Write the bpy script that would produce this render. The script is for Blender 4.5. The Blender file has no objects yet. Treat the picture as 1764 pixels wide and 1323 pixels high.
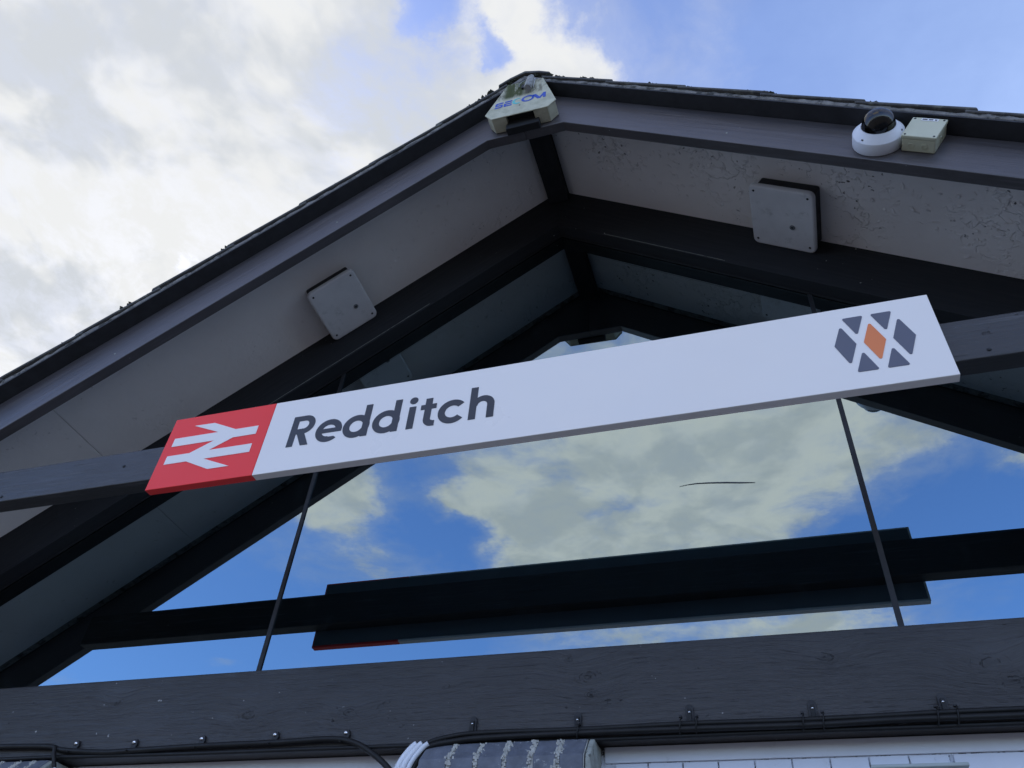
import bpy, bmesh, math, random
import numpy as np
from mathutils import Vector, Matrix
random.seed(7)
S = bpy.context.scene
COL = S.collection

# ------------------------------------------------------------------ camera
K = 2.8            # metres per survey unit; survey origin: on the glass plane, straight ahead of the camera, at eye height
EYE = 1.6
def W(x, y, z): return Vector((K*x, K*y, EYE + K*z))
cam_d = bpy.data.cameras.new('camera'); cam = bpy.data.objects.new('camera', cam_d); COL.objects.link(cam)
FW = Vector((-0.2608691, 0.68703972, 0.67817678)); RT = Vector((0.95311686, 0.29488969, 0.06788467)); UP = Vector((0.15334787, -0.66409073, 0.73175674))
m = Matrix((RT, UP, -FW)).transposed().to_4x4(); m.translation = W(0, -1, 0)
cam.matrix_world = m
cam_d.sensor_width = 36; cam_d.lens = 36*1391.8/1764; cam_d.clip_start = 0.05; cam_d.clip_end = 3000
S.camera = cam

# ------------------------------------------------------------------ sky, sun, exposure
S.view_settings.view_transform = 'Standard'; S.view_settings.look = 'None'
S.view_settings.gamma = 1; S.view_settings.exposure = 0.0; S.view_settings.use_curve_mapping = False
SUN_EL, SUN_AZ = math.radians(40), math.radians(-52)       # behind the building, a little to the left
SKY_STRENGTH = 0.13
SKY_TINT = (1.22, 1.36, 1.78)
wd = bpy.data.worlds.new('World'); S.world = wd; wd.use_nodes = True
nt = wd.node_tree; nt.nodes.clear()
def nnode(nt, typ, **kw):
    n = nt.nodes.new(typ)
    for k, v in kw.items(): setattr(n, k, v)
    return n
def lk(nt, a, b): nt.links.new(a, b)
def vmath(nt, op, a, b=None):
    n = nnode(nt, 'ShaderNodeVectorMath', operation=op)
    for i, v in enumerate((a, b)):
        if v is None: continue
        if isinstance(v, (tuple, list)): n.inputs[i].default_value = v
        else: lk(nt, v, n.inputs[i])
    return n.outputs['Value'] if op in ('LENGTH', 'DOT_PRODUCT', 'DISTANCE') else n.outputs['Vector']
def fmath(nt, op, a, b=None, c=None, clamp=False):
    n = nnode(nt, 'ShaderNodeMath', operation=op); n.use_clamp = clamp
    for i, v in enumerate((a, b, c)):
        if v is None: continue
        if isinstance(v, (int, float)): n.inputs[i].default_value = v
        else: lk(nt, v, n.inputs[i])
    return n.outputs[0]
def maprange(nt, v, a, b, c, d, interp='SMOOTHSTEP'):
    n = nnode(nt, 'ShaderNodeMapRange', interpolation_type=interp)
    lk(nt, v, n.inputs['Value'])
    for nm, x in (('From Min', a), ('From Max', b), ('To Min', c), ('To Max', d)): n.inputs[nm].default_value = x
    return n.outputs['Result']
def noise(nt, vec, scale, detail=6, rough=0.55, dist=0.0):
    n = nnode(nt, 'ShaderNodeTexNoise'); lk(nt, vec, n.inputs['Vector'])
    n.inputs['Scale'].default_value = scale; n.inputs['Detail'].default_value = detail
    n.inputs['Roughness'].default_value = rough; n.inputs['Distortion'].default_value = dist
    return n.outputs['Fac']
def mixrgb(nt, fac, a, b, blend='MIX'):
    n = nnode(nt, 'ShaderNodeMix', data_type='RGBA', blend_type=blend)
    for s, v in ((n.inputs[0], fac), (n.inputs[6], a), (n.inputs[7], b)):
        if isinstance(v, (int, float)): s.default_value = v
        elif isinstance(v, (tuple, list)): s.default_value = tuple(v[:3]) + (1,)
        else: lk(nt, v, s)
    return n.outputs[2]

sky = nnode(nt, 'ShaderNodeTexSky'); sky.sky_type = 'NISHITA'; sky.sun_disc = False
sky.sun_elevation = SUN_EL; sky.sun_rotation = SUN_AZ; sky.air_density = 1.0; sky.dust_density = .8; sky.ozone_density = 1.2
tc = nnode(nt, 'ShaderNodeTexCoord')
sep = nnode(nt, 'ShaderNodeSeparateXYZ'); lk(nt, tc.outputs['Generated'], sep.inputs[0])
zc = fmath(nt, 'MAXIMUM', sep.outputs['Z'], 0.08)
comb = nnode(nt, 'ShaderNodeCombineXYZ')
lk(nt, fmath(nt, 'DIVIDE', sep.outputs['X'], zc), comb.inputs[0]); lk(nt, fmath(nt, 'DIVIDE', sep.outputs['Y'], zc), comb.inputs[1])
P = comb.outputs[0]           # the cloud layer as a plane overhead
# where the cloud banks and the gaps between them lie: (x, y, rx, ry, amount)
BANKS = [
 (-1.05, .50, .95, .75, .55), (-.62, .05, .50, .32, .35), (-.25, .50, .14, .10, .30), (-.13, .475, .055, .05, .34), (-.19, .345, .045, .05, .34),
 (-.165, .40, .04, .06, .30),
 (.38, .42, .47, .55, -.70), (-.288, .345, .055, .04, -.55), (-.222, .420, .028, .035, -.40), (-.83, .60, .06, .04, -.35), (-.40, .375, .05, .03, -.07),
 (-1.75, -1.80, .85, .75, -.70), (-.88, -1.25, .17, .16, .45), (-.93, -1.47, .09, .17, .30), (-.69, -1.45, .15, .22, -.60), (-.655, -1.19, .10, .09, -.25), (-.61, -1.35, .09, .09, .55), (-.50, -1.52, .15, .24, .45),
 (-.12, -1.35, .48, .45, .50), (.42, -1.62, .26, .25, -.75), (.53, -1.42, .10, .07, .55), (.17, -1.62, .12, .07, -.30), (-.25, -1.43, .14, .05, -.22),
 (.12, -2.05, .20, .14, .40), (-.95, -2.00, .38, .22, -.45), (.75, -2.0, .35, .35, -.55), (-.35, -2.02, .16, .10, .16), (-1.62, -2.02, .07, .05, .42),
]
dn1 = nnode(nt, 'ShaderNodeTexNoise'); lk(nt, P, dn1.inputs['Vector']); dn1.inputs['Scale'].default_value = 9; dn1.inputs['Detail'].default_value = 6; dn1.inputs['Roughness'].default_value = .6
PD = vmath(nt, 'ADD', P, vmath(nt, 'MULTIPLY', vmath(nt, 'SUBTRACT', dn1.outputs['Color'], (.5, .5, .5)), (.16, .16, 0)))
acc = None
for (bx, by, rx, ry, am) in BANKS:
    d = vmath(nt, 'LENGTH', vmath(nt, 'MULTIPLY', vmath(nt, 'SUBTRACT', PD, (bx, by, 0)), (1/rx, 1/ry, 0)))
    v = maprange(nt, d, 0.0, 1.35, am, 0.0)
    acc = v if acc is None else fmath(nt, 'ADD', acc, v)
warp = nnode(nt, 'ShaderNodeTexNoise'); lk(nt, P, warp.inputs['Vector']); warp.inputs['Scale'].default_value = 2.2; warp.inputs['Detail'].default_value = 4
wv = vmath(nt, 'MULTIPLY', vmath(nt, 'SUBTRACT', warp.outputs['Color'], (.5, .5, .5)), (.22, .22, .22))
PW = vmath(nt, 'ADD', P, wv)
big = noise(nt, PW, 3.2, 7, .60)
fine = noise(nt, PW, 14.0, 6, .66)
dens = fmath(nt, 'ADD', fmath(nt, 'ADD', fmath(nt, 'MULTIPLY', big, .88), fmath(nt, 'MULTIPLY', fine, .46)), acc)
cmask = fmath(nt, 'MULTIPLY', fmath(nt, 'MAXIMUM', maprange(nt, dens, 0.50, 1.02, 0, 1), maprange(nt, dens, .28, .85, 0, .32)), maprange(nt, fine, .35, .60, .93, 1.0))
shade = noise(nt, PW, 3.0, 5, .55)
shade2 = noise(nt, vmath(nt, 'ADD', PW, (.035, -.09, 0)), 3.0, 5, .55)
wisps = noise(nt, PW, 9.0, 7, .60)
relief = fmath(nt, 'MULTIPLY', fmath(nt, 'SUBTRACT', shade, shade2), 1.1)
sh = fmath(nt, 'ADD', relief, fmath(nt, 'ADD', fmath(nt, 'MULTIPLY', shade, .60), fmath(nt, 'MULTIPLY', wisps, .40)))
ccol = mixrgb(nt, maprange(nt, sh, .36, .62, 0, 1), (.655, .69, .74), (.87, .88, .885))
# clouds and air opposite the sun are lit from the front and so are brighter than those the sun stands behind
front = maprange(nt, sep.outputs['Y'], .25, -.65, 0.0, 1.0)
fcol = mixrgb(nt, front, (1, 1, 1), (1.72, 1.57, 1.44))
fsky = mixrgb(nt, front, (1, 1, 1), (1.62, 1.86, 2.02))
skyc = mixrgb(nt, 1.0, sky.outputs[0], SKY_TINT, 'MULTIPLY')
# a thin high veil pales the blue to the right of the gable
vd = vmath(nt, 'LENGTH', vmath(nt, 'MULTIPLY', vmath(nt, 'SUBTRACT', PD, (.62, .62, 0)), (1/.85, 1/.75, 0)))
veil = fmath(nt, 'MULTIPLY', maprange(nt, vd, 0.0, 1.0, 1, 0), maprange(nt, big, .3, .7, .62, .88))
skyc = mixrgb(nt, veil, skyc, tuple(v/SKY_STRENGTH for v in (.52, .70, 1.14)))
# clouds are given in display units, so divide by the strength that the whole background is multiplied with
ccs = mixrgb(nt, 1.0, ccol, (1/SKY_STRENGTH,)*3, 'MULTIPLY')
bg = nnode(nt, 'ShaderNodeBackground'); bg.inputs['Strength'].default_value = SKY_STRENGTH
lk(nt, mixrgb(nt, cmask, vmath(nt, 'MULTIPLY', skyc, fsky), vmath(nt, 'MULTIPLY', ccs, fcol)), bg.inputs['Color'])
wo = nnode(nt, 'ShaderNodeOutputWorld'); lk(nt, bg.outputs[0], wo.inputs[0])

sun_d = bpy.data.lights.new('sun', 'SUN'); sun_d.energy = 3.0; sun_d.angle = math.radians(.5); sun_d.color = (1, .96, .9)
sun = bpy.data.objects.new('sun', sun_d); COL.objects.link(sun)
sdir = Vector((math.sin(SUN_AZ)*math.cos(SUN_EL), math.cos(SUN_AZ)*math.cos(SUN_EL), math.sin(SUN_EL)))
sun.rotation_euler = sdir.to_track_quat('Z', 'Y').to_euler(); sun.location = (0, 10, 30)

# ------------------------------------------------------------------ materials
def material(name):
    mt = bpy.data.materials.new(name); mt.use_nodes = True; mt.node_tree.nodes.clear()
    t = mt.node_tree
    out = nnode(t, 'ShaderNodeOutputMaterial'); b = nnode(t, 'ShaderNodeBsdfPrincipled'); lk(t, b.outputs[0], out.inputs[0])
    return mt, t, b
def pos(t): return nnode(t, 'ShaderNodeNewGeometry').outputs['Position']
def bump(t, b, h, strength, dist):
    n = nnode(t, 'ShaderNodeBump'); n.inputs['Strength'].default_value = strength; n.inputs['Distance'].default_value = dist
    lk(t, h, n.inputs['Height']); lk(t, n.outputs[0], b.inputs['Normal']); return n
def simple(name, col, rough=.5, vary=.12, scale=9, metallic=0, bmp=0, bscale=60, dirt=None, spec=.5, coat=0):
    mt, t, b = material(name); p = pos(t)
    n = noise(t, p, scale, 6, .6)
    c = mixrgb(t, maprange(t, n, .3, .7, 0, 1, 'LINEAR'), tuple(x*(1-vary) for x in col), tuple(min(1, x*(1+vary)) for x in col))
    if dirt:
        dn = noise(t, p, dirt[1], 8, .7)
        c = mixrgb(t, maprange(t, dn, dirt[2], dirt[3], 0, 1), c, dirt[0])
    lk(t, c, b.inputs['Base Color'])
    lk(t, maprange(t, noise(t, p, scale*1.7, 5, .6), .3, .7, max(0, rough-.08), min(1, rough+.1), 'LINEAR'), b.inputs['Roughness'])
    b.inputs['Metallic'].default_value = metallic; b.inputs['Specular IOR Level'].default_value = spec
    b.inputs['Coat Weight'].default_value = coat
    if bmp: bump(t, b, noise(t, p, bscale, 6, .6), bmp, .004)
    return mt
# knots in the big beam (x, z in metres, radius)
KNOTS = [(K*x, EYE+K*z, r) for x, z, r in ((-.2322,.4257,.030),(-.2247,.4030,.016),(.0536,.4329,.026),(.2205,.4149,.034),(-.5589,.3975,.022),(-.7125,.4008,.028),(-.2553,.452,.014),(.2416,.392,.036),(-.95,.43,.022),(-.42,.425,.012))]
XA0 = -.29785
def painted_wood(name, col, rough, knots=(), axis='X', spec=.5, grain=1.0, pale=None):
    mt, t, b = material(name); p = pos(t)
    sepn = nnode(t, 'ShaderNodeSeparateXYZ'); lk(t, p, sepn.inputs[0])
    st = {'X': (1.2, 12, 26), 'S': (1.0, 10, 20)}[axis]
    disp = None; km = None
    flat = vmath(t, 'MULTIPLY', p, (1, 0, 1))
    for (kx, kz, r) in knots:
        dv = vmath(t, 'MULTIPLY', vmath(t, 'SUBTRACT', flat, (kx, 0, kz)), (.55, 0, 1))
        L = vmath(t, 'LENGTH', dv)
        g = maprange(t, L, 0, r*4.2, r*1.1, 0)
        disp = g if disp is None else fmath(t, 'ADD', disp, g)
        kk = fmath(t, 'DIVIDE', L, r)
        km = kk if km is None else fmath(t, 'MINIMUM', km, kk)
    if disp is not None:
        cb = nnode(t, 'ShaderNodeCombineXYZ'); lk(t, sepn.outputs[0], cb.inputs[0]); lk(t, sepn.outputs[1], cb.inputs[1]); lk(t, fmath(t, 'ADD', sepn.outputs[2], disp), cb.inputs[2])
        q = cb.outputs[0]
    elif axis == 'S':                  # grain runs down the slope
        ax_ = fmath(t, 'ABSOLUTE', fmath(t, 'SUBTRACT', sepn.outputs[0], K*XA0))
        cb = nnode(t, 'ShaderNodeCombineXYZ'); lk(t, fmath(t, 'MULTIPLY', sepn.outputs[0], 1.217), cb.inputs[0]); lk(t, sepn.outputs[1], cb.inputs[1])
        lk(t, fmath(t, 'ADD', sepn.outputs[2], fmath(t, 'MULTIPLY', ax_, .69434)), cb.inputs[2]); q = cb.outputs[0]
    else: q = p
    qs = vmath(t, 'MULTIPLY', q, st)
    g1 = noise(t, qs, 2.4, 8, .62, .3); g2 = noise(t, vmath(t, 'MULTIPLY', q, (2.5, 30, 90)) if axis in 'XS' else vmath(t, 'MULTIPLY', q, (20, 20, 20)), 2.0, 5, .6)
    cr = maprange(t, g2, .60, .78, 0, 1)                       # open grain, filled with dirt
    h = fmath(t, 'SUBTRACT', fmath(t, 'ADD', fmath(t, 'MULTIPLY', g1, .7), fmath(t, 'MULTIPLY', g2, .35)), fmath(t, 'MULTIPLY', cr, .25))
    blot = noise(t, p, 1.7, 6, .6)
    c = mixrgb(t, maprange(t, blot, .3, .7, 0, 1, 'LINEAR'), tuple(x*.8 for x in col), tuple(x*1.22 for x in col))
    c = mixrgb(t, maprange(t, g1, .50, .72, 0, .55), c, tuple(x*1.7 for x in col))
    if pale: c = mixrgb(t, fmath(t, 'MULTIPLY', maprange(t, g1, .52, .72, 0, 1), .6), c, pale)
    c = mixrgb(t, fmath(t, 'MULTIPLY', cr, .75), c, tuple(x*.38 for x in col))
    c = mixrgb(t, maprange(t, g2, .44, .30, 0, .6), c, tuple(x*1.75 for x in col))
    if km is not None:
        kd = fmath(t, 'ADD', km, fmath(t, 'MULTIPLY', fmath(t, 'SUBTRACT', noise(t, p, 28, 4, .6), .5), 1.1))
        ring = maprange(t, fmath(t, 'SINE', fmath(t, 'MULTIPLY', kd, 15.0)), .55, .95, 0, 1)
        near = maprange(t, kd, .45, 1.15, 1, 0)
        line = fmath(t, 'MULTIPLY', fmath(t, 'MULTIPLY', ring, near), maprange(t, noise(t, p, 33, 3, .5), .42, .56, 0, 1))
        h = fmath(t, 'SUBTRACT', h, fmath(t, 'MULTIPLY', line, .35))
        c = mixrgb(t, fmath(t, 'MULTIPLY', line, .7), c, tuple(x*.25 for x in col))
        c = mixrgb(t, fmath(t, 'MULTIPLY', maprange(t, kd, .1, .6, 1, 0), .35), c, tuple(x*.4 for x in col))
    # droppings and small chips of bare wood
    spk = noise(t, p, 42, 2, .5)
    c = mixrgb(t, maprange(t, spk, .765, .79, 0, .8), c, (.45, .44, .42))
    chip = fmath(t, 'MULTIPLY', maprange(t, noise(t, vmath(t, 'MULTIPLY', q, (1, 1, 2.2)), 17, 6, .65), .66, .70, 0, 1), maprange(t, noise(t, p, 2.3, 3, .5), .50, .60, 0, 1))
    c = mixrgb(t, fmath(t, 'MULTIPLY', chip, .6), c, tuple(x*.38 for x in col)); h = fmath(t, 'SUBTRACT', h, fmath(t, 'MULTIPLY', chip, .35))
    lk(t, c, b.inputs['Base Color'])
    lk(t, maprange(t, g1, .3, .7, rough-.08, rough+.14, 'LINEAR'), b.inputs['Roughness'])
    b.inputs['Specular IOR Level'].default_value = spec
    bump(t, b, h, .9*grain, .006)
    return mt
M = {}
M['beam'] = painted_wood('black_beam_paint', (.031, .029, .029), .42, KNOTS, 'X', grain=1.25, spec=.48)
M['tie'] = painted_wood('weathered_tie_paint', (.024, .023, .023), .45, (), 'X', grain=.9, spec=.55, pale=(.10, .10, .105))
M['fascia'] = painted_wood('fascia_paint', (.060, .053, .056), .40, (), 'S', grain=.45, spec=.8)
M['rafter'] = painted_wood('rafter_paint', (.008, .009, .012), .75, (), 'S', grain=.3)
def soffit_mat():
    mt, t, b = material('grey_soffit_paint'); p = pos(t)
    spx = nnode(t, 'ShaderNodeSeparateXYZ'); lk(t, p, spx.inputs[0])
    zone = fmath(t, 'MULTIPLY', maprange(t, noise(t, p, 2.4, 4, .55), .47, .64, 0, 1), maprange(t, spx.outputs[0], K*-.75, K*-.32, .25, 1))          # patches where the paint has let go
    vor = nnode(t, 'ShaderNodeTexVoronoi'); vor.feature = 'DISTANCE_TO_EDGE'
    wp = vmath(t, 'ADD', p, vmath(t, 'MULTIPLY', vmath(t, 'SUBTRACT', nnode_color(t, p, 12), (.5, .5, .5)), (.07, .07, .07)))
    lk(t, wp, vor.inputs['Vector']); vor.inputs['Scale'].default_value = 16
    edge = maprange(t, vor.outputs['Distance'], 0.0, .07, 1, 0)
    gate = maprange(t, noise(t, p, 13, 4, .6), .56, .64, 0, 1)
    flake = fmath(t, 'MULTIPLY', fmath(t, 'MULTIPLY', edge, gate), zone)
    level = maprange(t, noise(t, wp, 9, 5, .6), .50, .54, 0, 1)
    h = fmath(t, 'ADD', fmath(t, 'ADD', fmath(t, 'MULTIPLY', flake, .16), fmath(t, 'MULTIPLY', fmath(t, 'MULTIPLY', level, zone), .40)), fmath(t, 'MULTIPLY', noise(t, p, 40, 5, .6), .15))
    c = mixrgb(t, maprange(t, noise(t, p, 1.5, 5, .6), .3, .7, 0, 1, 'LINEAR'), (.74, .705, .69), (.86, .825, .81))
    c = mixrgb(t, fmath(t, 'MULTIPLY', fmath(t, 'MULTIPLY', level, zone), .35), c, (.86, .83, .82))
    hole = fmath(t, 'MULTIPLY', maprange(t, noise(t, p, 34, 3, .5), .66, .70, 0, 1), zone)
    c = mixrgb(t, hole, c, (.10, .085, .08))
    c = mixrgb(t, fmath(t, 'MULTIPLY', flake, .08), c, (.25, .23, .23))
    lk(t, c, b.inputs['Base Color']); b.inputs['Roughness'].default_value = .62
    bump(t, b, h, 1.0, .010)
    return mt
def nnode_color(t, v, s):
    n = nnode(t, 'ShaderNodeTexNoise'); lk(t, v, n.inputs['Vector']); n.inputs['Scale'].default_value = s; n.inputs['Detail'].default_value = 4
    return n.outputs['Color']
M['soffit'] = soffit_mat()
M['white'] = simple('sign_white_enamel', (.85, .79, .73), .32, .015, 2, spec=.4)
M['red'] = simple('sign_red_vinyl', (.93, .050, .045), .4, .03, 2, spec=.25)
M['ink'] = simple('dark_navy_vinyl', (.024, .026, .034), .45, .05, 5)
M['logogrey'] = simple('grey_vinyl', (.10, .105, .14), .45, .03, 5)
M['orange'] = simple('orange_vinyl', (.78, .21, .06), .45, .03, 5)
M['signback'] = simple('sign_grey_metal', (.14, .15, .16), .5, .05, 5)
M['black'] = simple('matt_black', (.012, .012, .014), .6, .2, 12)
M['blackgloss'] = simple('black_cable_sheath', (.010, .010, .010), .5, .2, 20, bmp=.15, spec=.3)
M['tile'] = simple('dark_concrete_tile', (.075, .073, .07), .85, .35, 14, bmp=.6, bscale=70, dirt=((.16, .16, .13), 22, .52, .68))
M['mortar'] = simple('verge_mortar', (.20, .19, .175), .9, .35, 20, bmp=.9, bscale=60, dirt=((.05, .05, .045), 16, .48, .60))
M['undercloak'] = simple('dark_undercloak', (.020, .021, .025), .7, .3, 16)
M['moss'] = simple('dark_moss', (.030, .033, .018), .95, .5, 60, bmp=.8, bscale=160)
M['cam_white'] = simple('camera_white_plastic', (.74, .75, .78), .38, .02, 6)
M['cream'] = simple('cream_plastic', (.54, .54, .39), .42, .05, 12, bmp=.1, bscale=120)
M['steel'] = simple('bright_screw_steel', (.75, .75, .75), .22, .05, 20, metallic=1)
M['whitewall'] = simple('white_wall_paint', (.68, .69, .74), .5, .05, 4, bmp=.35, bscale=30, dirt=((.42, .42, .44), 9, .60, .75))
M['whitebed'] = simple('painted_joint', (.62, .63, .68), .6, .06, 8, bmp=.4, bscale=50, dirt=((.05, .05, .05), 26, .50, .58))
M['conduit'] = simple('white_conduit_plastic', (.72, .74, .78), .35, .05, 10)
M['brick'] = simple('dark_blue_grey_brick', (.115, .125, .15), .55, .3, 16, bmp=.5, bscale=60, dirt=((.34, .35, .35), 40, .60, .68))
M['lime'] = simple('pale_lime_mortar', (.42, .41, .37), .9, .25, 30, bmp=.9, bscale=70)
M['stone'] = simple('pale_stone_end', (.30, .31, .27), .85, .3, 22, bmp=.7, bscale=60, dirt=((.08, .08, .07), 26, .55, .65))
M['ledge'] = simple('grey_green_ledge', (.36, .40, .38), .5, .08, 9)
M['paving'] = simple('worn_asphalt_paving', (.140, .128, .114), .85, .15, 1.2, bmp=.3, bscale=20)
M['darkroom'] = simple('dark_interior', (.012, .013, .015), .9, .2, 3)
M['opal'] = simple('opal_light_cover', (.62, .61, .62), .42, .06, 9, dirt=((.38, .38, .38), 11, .55, .78))
M['stubgrey'] = simple('grey_lamp_plastic', (.30, .30, .28), .6, .15, 30, dirt=((.10, .10, .08), 40, .5, .65))
M['label'] = simple('white_label_paper', (.78, .78, .78), .5, .03, 30)
M['secblue'] = simple('blue_print', (.010, .065, .42), .45, .05, 20)
M['teal'] = simple('teal_print', (.10, .52, .50), .45, .05, 20)
def alarm_mat():
    mt, t, b = material('weathered_cream_cover'); p = pos(t)
    sepn = nnode(t, 'ShaderNodeSeparateXYZ'); lk(t, p, sepn.inputs[0])
    c = mixrgb(t, maprange(t, noise(t, p, 14, 6, .6), .35, .7, 0, 1), (.56, .545, .41), (.42, .41, .30))
    up = maprange(t, sepn.outputs[2], EYE+K*1.437, EYE+K*1.450, 0, 1)
    st = noise(t, vmath(t, 'MULTIPLY', p, (1, 1, .38)), 46, 8, .7)
    dirty = fmath(t, 'MULTIPLY', maprange(t, st, .44, .58, 0, 1), up)
    c = mixrgb(t, fmath(t, 'MULTIPLY', dirty, .75), c, (.16, .15, .11))
    gx = fmath(t, 'MULTIPLY', maprange(t, sepn.outputs[0], K*-.340, K*-.328, 0, 1), maprange(t, sepn.outputs[0], K*-.302, K*-.288, 1, 0))
    algae = fmath(t, 'MULTIPLY', fmath(t, 'MULTIPLY', gx, up), maprange(t, noise(t, vmath(t, 'MULTIPLY', p, (1, 1, .3)), 30, 7, .7), .34, .50, 0, 1))
    c = mixrgb(t, fmath(t, 'MULTIPLY', algae, .95), c, (.050, .064, .014))
    c = mixrgb(t, maprange(t, noise(t, p, 58, 6, .7), .64, .69, 0, .85), c, (.07, .065, .05))
    lk(t, c, b.inputs['Base Color']); b.inputs['Roughness'].default_value = .75; b.inputs['Specular IOR Level'].default_value = .2
    bump(t, b, st, .3, .003)
    return mt
M['alarm'] = alarm_mat()
def glass_mat():
    mt = bpy.data.materials.new('mirrored_window_glass'); mt.use_nodes = True; t = mt.node_tree; t.nodes.clear()
    out = nnode(t, 'ShaderNodeOutputMaterial'); p = pos(t)
    g = nnode(t, 'ShaderNodeBsdfGlossy'); g.inputs['Color'].default_value = (.245, .315, .345, 1); g.inputs['Roughness'].default_value = 0.0
    tr = nnode(t, 'ShaderNodeBsdfTransparent'); tr.inputs['Color'].default_value = (.10, .12, .12, 1)
    df = nnode(t, 'ShaderNodeBsdfDiffuse'); df.inputs['Color'].default_value = (.35, .37, .36, 1)
    n = nnode(t, 'ShaderNodeBump'); n.inputs['Strength'].default_value = .10; n.inputs['Distance'].default_value = .002
    lk(t, noise(t, p, .9, 2, .4), n.inputs['Height']); lk(t, n.outputs[0], g.inputs['Normal'])
    a = nnode(t, 'ShaderNodeAddShader'); lk(t, g.outputs[0], a.inputs[0]); lk(t, tr.outputs[0], a.inputs[1])
    mx = nnode(t, 'ShaderNodeMixShader')
    dust = fmath(t, 'ADD', fmath(t, 'MULTIPLY', maprange(t, noise(t, vmath(t, 'MULTIPLY', p, (3, 1, 1)), 6, 8, .7), .5, .8, 0, 1), .02), .002)
    spots = maprange(t, noise(t, p, 75, 2, .5), .775, .80, 0, .35)
    lk(t, fmath(t, 'MAXIMUM', dust, spots), mx.inputs[0]); lk(t, a.outputs[0], mx.inputs[1]); lk(t, df.outputs[0], mx.inputs[2])
    lk(t, mx.outputs[0], out.inputs[0]); return mt
M['glass'] = glass_mat()
def dome_mat():
    mt = bpy.data.materials.new('smoked_dome_glass'); mt.use_nodes = True; t = mt.node_tree; t.nodes.clear()
    out = nnode(t, 'ShaderNodeOutputMaterial')
    g = nnode(t, 'ShaderNodeBsdfGlossy'); g.inputs['Roughness'].default_value = .02; g.inputs['Color'].default_value = (1, 1, 1, 1)
    tr = nnode(t, 'ShaderNodeBsdfTransparent'); tr.inputs['Color'].default_value = (.13, .14, .16, 1)
    fr = nnode(t, 'ShaderNodeFresnel'); fr.inputs['IOR'].default_value = 1.5
    mx = nnode(t, 'ShaderNodeMixShader'); lk(t, fmath(t, 'ADD', fmath(t, 'MULTIPLY', fr.outputs[0], 1.0), .0, clamp=True), mx.inputs[0]); lk(t, tr.outputs[0], mx.inputs[1]); lk(t, g.outputs[0], mx.inputs[2])
    lk(t, mx.outputs[0], out.inputs[0]); return mt
M['dome'] = dome_mat()

# ------------------------------------------------------------------ mesh helpers (all points in world metres)
class MB:
    def __init__(s): s.v = []; s.f = []
    def add(s, vs, fs):
        o = len(s.v); s.v += [Vector(v) for v in vs]; s.f += [tuple(i+o for i in f) for f in fs]; return s
    def hexa(s, p):      # 8 corners: bottom 0-3, top 4-7
        return s.add(p, [(3,2,1,0),(4,5,6,7),(0,1,5,4),(1,2,6,5),(2,3,7,6),(3,0,4,7)])
    def box(s, a, b):
        (x0,y0,z0),(x1,y1,z1) = a, b
        return s.hexa([(x0,y0,z0),(x1,y0,z0),(x1,y1,z0),(x0,y1,z0),(x0,y0,z1),(x1,y0,z1),(x1,y1,z1),(x0,y1,z1)])
    def prism(s, poly, ext):      # polygon (3-D points) swept by a vector
        n = len(poly); p = [Vector(q) for q in poly]; e = Vector(ext)
        return s.add(p+[q+e for q in p], [tuple(range(n)), tuple(range(2*n-1, n-1, -1))]+[(i, i+n, (i+1)%n+n, (i+1)%n) for i in range(n)])
    def tube(s, pts, r, n=10, caps=True):
        pts = [Vector(p) for p in pts]; rings = []
        rr = r if isinstance(r, (list, tuple)) else [r]*len(pts)
        for i, p in enumerate(pts):
            d = (pts[min(i+1, len(pts)-1)]-pts[max(i-1, 0)]).normalized()
            a = d.cross(Vector((0, 0, 1)) if abs(d.z) < .9 else Vector((0, 1, 0))).normalized(); b = d.cross(a)
            rings.append([p+(a*math.cos(2*math.pi*k/n)+b*math.sin(2*math.pi*k/n))*rr[i] for k in range(n)])
        vs = [v for q in rings for v in q]
        fs = [(i*n+k, i*n+(k+1)%n, (i+1)*n+(k+1)%n, (i+1)*n+k) for i in range(len(pts)-1) for k in range(n)]
        if caps: fs += [tuple(range(n-1, -1, -1)), tuple(range((len(pts)-1)*n, len(pts)*n))]
        return s.add(vs, fs)
    def lathe(s, prof, c, ax, n=48):      # profile of (radius, distance along the axis)
        ax = Vector(ax).normalized(); a = ax.cross(Vector((0, 0, 1)) if abs(ax.z) < .9 else Vector((1, 0, 0))).normalized(); b = ax.cross(a); c = Vector(c)
        pts = []
        for r, h in prof: pts += [c+ax*h+(a*math.cos(2*math.pi*k/n)+b*math.sin(2*math.pi*k/n))*max(r, 1e-5) for k in range(n)]
        return s.add(pts, [(i*n+k, i*n+(k+1)%n, (i+1)*n+(k+1)%n, (i+1)*n+k) for i in range(len(prof)-1) for k in range(n)])
WL = {}
def finish(o, parent):
    if parent is not None: o.parent = parent; o.location = WL[o]-WL[parent]
def tag(o, label=None, cat=None, group=None, kind=None):
    for k, v in (('label', label), ('category', cat), ('group', group), ('kind', kind)):
        if v: o[k] = v
    return o
def empty(name, loc, label, cat, group=None):
    o = bpy.data.objects.new(name, None); COL.objects.link(o); o.location = loc; o.empty_display_size = .1; WL[o] = Vector(loc)
    return tag(o, label, cat, group)
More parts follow.
